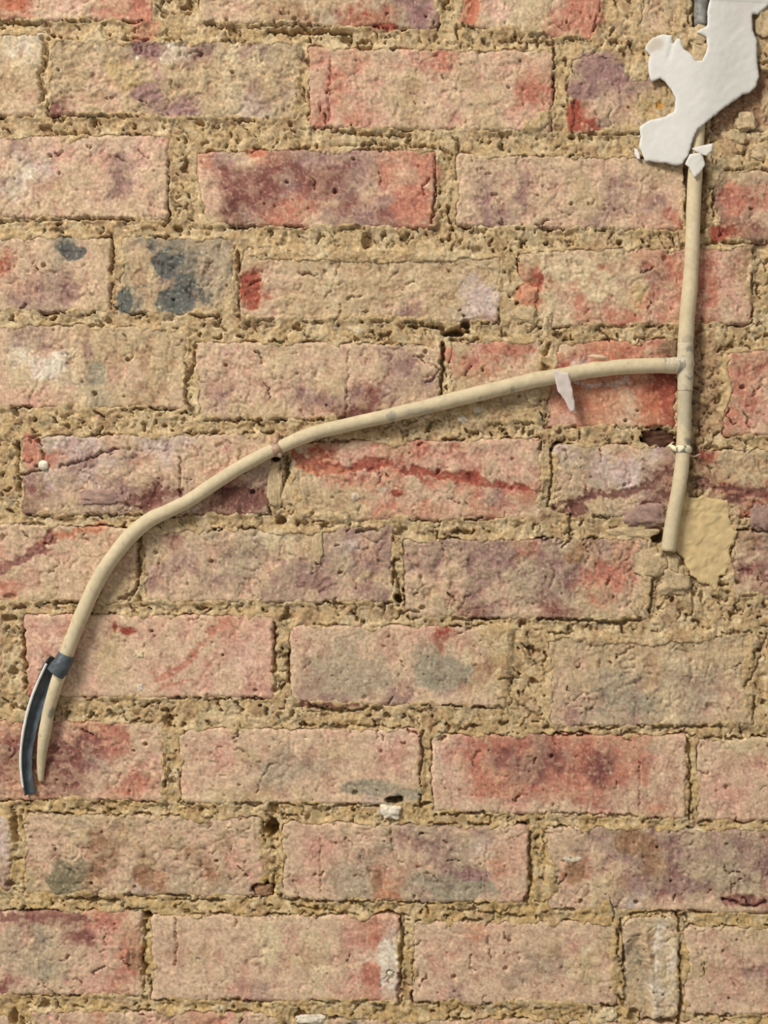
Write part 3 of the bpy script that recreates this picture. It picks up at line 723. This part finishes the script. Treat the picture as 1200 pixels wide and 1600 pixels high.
PAINT = np.array((201, 183, 148), np.float32) / 255
GREYCH = np.array((128, 126, 112), np.float32) / 255
def paint_c(chips):
    def f(x, y, h):
        c = np.tile(PAINT, (x.size, 1)) * (1 + .05 * fbm(x, y, 40, 2, 4) + .05 * noise(x, y, 6, 2))[:, None]
        k = 0.35 * sstep(.25, .5, fbm(x, y + h, 22, 3, 6))
        c = c * (1 - k[:, None]) + np.array((184, 166, 128), np.float32) / 255 * k[:, None]
        k = 0.55 * sstep(.70, .8, noise(x, y + h, 10, 9))
        c = c * (1 - k[:, None]) + GREYCH * k[:, None]
        for (px, py, rx, ry, am) in chips:
            q = np.hypot((x - px) / rx, (y - py) / ry) + .5 * fbm(x, y + h, 12, 2, 7)
            k = am * (1 - sstep(.8, 1.05, q))
            c = c * (1 - k[:, None]) + GREYCH * k[:, None]
        return c
    return f

pipe = bpy.data.objects.new('pipe', None); COL.objects.link(pipe)
pipe.empty_display_size = .02
pipe.location = (float((1043 - 600) * S), 0, float(ZC + (800 - 862) * S))
put(pipe, 'beige painted pipe, upright with a bent branch sagging left across the bricks', 'pipe')
INV = pipe.matrix_basis.inverted()
def adopt(o):
    o.parent = pipe; o.matrix_parent_inverse = INV
    return o

riser = [(1098,-330,1,11),(1097,-60,1,11),(1096,40,0,11),(1092,150,1,11),(1089,215,3,11),(1084,280,7,11.3),(1081,340,10,11.2),(1079,400,11,11.3),(1076,450,11,12),(1071,495,11,12),(1069,530,11,12.2),(1068,600,11,11.2),(1067,650,11,11),(1066,700,11,11),
         (1062,742,11,11.4),(1055,782,10,10.8),(1049,812,9,11.6),(1045,842,8,11.6),(1043,861,7,11)]
adopt(tube('riser_pipe', riser, 240, None, M_PAINT, None, 26, rough=.035, cfun=paint_c([(1072,690,8,7,.9),(1069,640,12,40,.28),(1069,545,10,18,.35),(1093,20,16,48,.0)])))
branch = [(1066,572.5,12,11.5),(1040,572.5,13,12),(1000,573,14,12),(965,575,15,12),(930,578,15,12.2),(880,587.5,16,12),(830,596,16,12.2),(780,608,16,12),(715,624,16,12),(660,638,16,11.4),(610,650,16,11.2),(560,661,16,10.8),(503,674,16,11),(470,685,15,10.8),(442,698,14,10.2),
          (420,707,14,10.4),(370,734,14,10.8),(330,760,14,10.8),(297,783,14,10.8),(262,800,14,11),(240,809,14,11.6),(222,822,15,12),(203,840,15,12),(182,866,15,11.8),(165,890,15,11.8),(150,917,15,11.8),(138,943,15,11.6),(126,971,16,11.8),(115,1000,17,11.4),(106,1024,18,11.2),(98,1050,18,10.6),
          (91,1068,17,9.6),(80,1105,15,9.4),(72,1146,12,9.8),(67,1180,9,7.5),(65,1205,6,5.6),(65,1220,4,4)]
adopt(tube('branch_pipe', branch, 420, None, M_PAINT, None, 26, rough=.035, cfun=paint_c([(500,690,10,5,.6),(612,652,7,9,.5),(86,1110,5,9,.8),(660,645,40,5,.3),(1045,574,14,9,.15)])))

def joint_c(x, y, h):
    c = np.tile(np.array((196, 180, 150), np.float32) / 255, (x.size, 1))
    k = .75 * sstep(.12, .3, fbm(x, y + h, 14, 3, 12))
    c = c * (1 - k[:, None]) + GREYCH * k[:, None]
    k = .8 * sstep(.25, .4, fbm(x + 40, y + h, 12, 3, 15))
    return c * (1 - k[:, None]) + PALV['w'] * k[:, None]
tee = adopt(tube('tee_joint', [(1069,538,11,12.1),(1069,556,11,12.9),(1068,574,11,13.2),(1068,592,11,12.6),(1068,612,11,11.6)], 40, None, M_PAINT, None, 24, rough=.08, cfun=joint_c))
tee['label'] = 'grey soldered tee where the branch meets the upright'
o = tube('tee_collar', [(1034,572.5,13,12.2),(1046,572.5,13,12.9),(1058,572.5,12,13.4),(1066,573,12,12.6)], 24, None, M_PAINT, None, 24, rough=.08, cfun=joint_c)
o.parent = tee
adopt(tube('bare_length', [(1098,-120,1,11.6),(1097,-20,1,11.6),(1096,14,1,11.8),(1095.5,42,1,11.6)], 40, None, M_METAL, None, 24, rough=.06,
           cfun=lambda x, y, h: mod_colour(np.tile(np.array((122, 118, 110), np.float32) / 255, (x.size, 1)), x, y, 2)))['label'] = 'bare grey length at the very top'

# clips holding the pipe to the wall
clip = adopt(tube('pipe_clip', [(1066,697,11,11.8),(1066,700,11,13.4),(1066,704,11,13.8),(1066,708,11,12.2)], 14, None, M_METAL, None, 26, arc=(-20, 200), thick=1.6, rough=.10,
     cfun=lambda x, y, h: np.where((sstep(-.05, .1, noise(x, y + h, 9, 21) + .25))[:, None] > .5, np.array((226, 214, 176), np.float32) / 255, np.array((120, 118, 112), np.float32) / 255) * np.ones((x.size, 1), np.float32)))
clip['label'] = 'cream and grey clip low on the upright'
o = tube('clip_tail', [(1056,704,14,3.2),(1051,702,13,3.6),(1047,697,11,2.8),(1043,696,8,1.6)], 14, (226, 214, 176), M_METAL, None, 10, rough=.2); o.parent = clip
o = tube('clip_tail', [(1076,712,10,1.6),(1083,715,8,1.8),(1090,711,6,1.6),(1095,709,3,1)], 14, (190, 165, 140), M_METAL, None, 10, rough=.2); o.parent = clip
clip = adopt(tube('pipe_clip', [(439,699,14,11),(436,700.5,14,12.4),(431,703,14,12.4),(427,705,14,11.4)], 14, (166, 134, 108), M_METAL, None, 26, arc=(-30, 210), thick=1.6, rough=.12))
clip['label'] = 'rusty brown clip on the bent branch'
o = tube('clip_nail', [(432,694,20,4),(431,686,16,6),(432,680,10,5),(433,676,4,4)], 16, (176, 140, 112), M_METAL, None, 12, rough=.25); o.parent = clip
o = tube('clip_nail', [(436,706,20,3.4),(438,711,19,4),(439,715,15,2.8)], 12, (214, 196, 168), M_METAL, None, 12, rough=.25); o.parent = clip

# dark split sheath at the left end
SL = np.array((80, 86, 90), np.float32) / 255
def sheath_c(x, y, h):
    c = np.tile(SL, (x.size, 1)) * (1 + .25 * fbm(x, y, 16, 3, 31))[:, None]
    return np.clip(c, 0, 1)
sheath = adopt(tube('split_sheath', [(94,1032,17,16),(84,1046,17,16),(74,1066,16,14.5),(64,1092,15,13),(56,1114,14,12),(49,1140,13,11),(45,1164,12,10.4),(43,1186,11.5,9.6),(44,1205,11,9.2),(46,1222,10.5,9),(49,1240,10,8.4)], 90, None, M_SHEATH, None, 22,
                    arc=(188, 372), thick=2.2, rough=.10, cfun=sheath_c))
sheath['label'] = 'dark slate grey split sheath peeling off the lower end'
P_ = smooth_path([(77,1035,19,2.2),(69,1050,18,2.4),(59,1072,17,2.4),(49,1100,16,2.3),(42,1128,15,2.2),(37,1156,14,2.2),(34.5,1184,13,2),(35.5,1206,12.5,2),(38,1224,12,1.8),(41,1240,11,1.6)], 60)
edge = tube('sheath_edge', P_[::4], 70, (222, 220, 210), M_PAINT, None, 8, rough=.15); edge.parent = sheath
edge['label'] = 'pale cut edge'
o = tube('sheath_collar', [(108,1021,18,13.2),(104,1030,18,14.6),(98,1040,18,15.4),(91,1050,17,15.6)], 22, None, M_SHEATH, None, 26, arc=(20, 220), thick=1.8, rough=.10, cfun=sheath_c); o.parent = sheath

# paint flakes clinging to the branch
adopt(plate('paint_flake', [(861,581),(872,584),(884,585),(888,598),(891,610),(893,622),(896,632),(895,644),(889,645),(883,634),(878,624),(869,614),(865,600)],
      lambda x, y: 30 - (y - 583) * .16 + .8 * noise(x, y, 14, 2), flat_c((214, 198, 186), .05), 1.6, M_PLASTER, None, 3, .6, 4, .4))['label'] = 'pale flake of paint hanging below the branch'
adopt(plate('paint_flake', [(914,559),(922,556),(937,557),(948,562),(938,564),(926,562)], lambda x, y: 24 + .08 * (x - 914) - abs(x - 930) * .1, flat_c((206, 178, 142), .05), 1.5, M_PAINT, None, 3, .4, 6, .3))['label'] = 'small curl of beige paint above the branch'

# ------------------------------------------------------------------ plaster remnant and loose flakes
PL = [(1106,-170),(1106,0),(1102,23),(1102,46),(1085,56),(1100,63),(1102,77),(1100,88),(1093,100),(1083,101),(1077,92),(1072,87),(1064,80),(1061,70),(1059,64),(1054,65),(1050,73),(1048,59),(1033,57),(1018,62),(1008,72),(1007,80),(1015,88),(1012,97),(1011,108),(1016,130),(1029,125),(1037,130),
      (1046,143),(1053,159),(1050,178),(1035,186),(1014,190),(998,199),(1000,215),(997,230),(1003,243),(1006,253),(1035,257),(1056,262),(1064,259),(1073,245),(1079,222),(1085,209),(1104,192),(1129,172),(1158,151),(1169,147),(1179,138),(1184,123),(1181,92),(1181,67),(1174,48),(1173,25),
      (1183,24),(1198,12),(1212,2),(1216,-60),(1240,-170)]
def pl_h(x, y):
    pc = np.interp(y, [-330, 0, 150, 215, 280], [1098, 1096, 1092, 1089, 1084])
    d = np.abs(x - pc)
    bump = 12.5 * np.exp(-(d / 62) ** 2)
    return 7.0 + bump + 1.0 * fbm(x, y, 60, 2, 8) + .35 * noise(x, y, 10, 9) + 2.2 * (1 - sstep(2, 5, y)) - 2.0 * np.exp(-((x - 1046 + (y - 80) * .25) / 2.2) ** 2) * (1 - sstep(92, 100, y))
def pl_c(x, y):
    c = np.tile(np.array((212, 207, 197), np.float32) / 255, (x.size, 1))
    k = .7 * (1 - sstep(.7, 1.1, np.hypot((x - 1020) / 14, (y - 72) / 13) + .3 * noise(x, y, 9, 2)))
    c = c * (1 - k[:, None]) + np.array((190, 174, 152), np.float32) / 255 * k[:, None]
    k = .5 * (1 - sstep(.6, 1.1, np.hypot((x - 1162) / 16, (y - 26) / 22) + .3 * noise(x, y, 9, 2)))
    c = c * (1 - k[:, None]) + np.array((212, 198, 190), np.float32) / 255 * k[:, None]
    k = (1 - sstep(2, 5, y)) * .8
    c = c * (1 - k[:, None]) + np.array((236, 232, 222), np.float32) / 255 * k[:, None]
    return np.clip(c * (1 + .02 * fbm(x, y, 20, 3, 4))[:, None], 0, .96)
put(plate('plaster_patch', PL, pl_h, pl_c, 5, M_PLASTER, None, 3.5, 1.1, 3, .8), 'large ragged remnant of white plaster covering the top of the upright pipe', 'plaster')
put(plate('plaster_flake', [(1077,237),(1092,233),(1109,230),(1108,238),(1107,242),(1099,249),(1091,246),(1085,243)], lambda x, y: 22 + .15 * (x - 1090) + .3 * noise(x, y, 8, 2), flat_c((216, 209, 198), .03), 2, M_PLASTER, None, 3, .5, 8, .4),
    'small pointed greyish white flake on the upright pipe, just above the shield-shaped one', 'flake', 'loose flakes at the plaster edge')
put(plate('plaster_flake', [(1066,261),(1073,247),(1082,245),(1090,245),(1095,254),(1097,263),(1089,275),(1081,284),(1077,276),(1073,268)], lambda x, y: 24 - .05 * np.abs(x - 1082) + .3 * noise(x, y, 8, 2), flat_c((216, 209, 198), .03), 2, M_PLASTER, None, 3, .5, 9, .4),
    'shield-shaped white plaster flake lying on the upright pipe below the plaster', 'flake', 'loose flakes at the plaster edge')
put(plate('plaster_flake', [(990,232),(995,236),(998,242),(999,251),(995,250),(991,243)], lambda x, y: 7 + .4 * (x - 994), flat_c((216, 209, 198), .03), 2, M_PLASTER, None, 2.5, .3, 10, .4),
    'thin white sliver of plaster at the lower left edge of the plaster remnant', 'flake', 'loose flakes at the plaster edge')

# ------------------------------------------------------------------ wooden plug and white nail head
def wood_h(x, y): return -12 + 2.2 * np.exp(-((y - 676) / 4.5) ** 2) - .12 * np.abs(x - 1028) + .9 * noise(x * .25, y, 4, 3)
def wood_c(x, y):
    c = np.tile(np.array((92, 62, 46), np.float32) / 255, (x.size, 1))
    return np.clip(c * (1 + .5 * noise(x * .2, y, 4, 5) + .2 * noise(x, y, 5, 6))[:, None], 0, 1)
put(plate('wooden_plug', [(1006,674),(1010,669),(1030,671),(1046,672),(1058,673),(1058,692),(1046,694),(1040,699),(1026,700),(1014,696),(1005,690)], wood_h, wood_c, 20, M_WOOD, None, 3, .8, 4, 1.5),
    'dark brown splintered wooden plug in a hole left of the upright pipe', 'plug')
put(stone(68, 727, 8, 8, 1, 'w', 3, 'nail_head', None, .04, None, M_PLASTER), 'small round white nail head on the pale lilac cracked brick at left', 'nail')
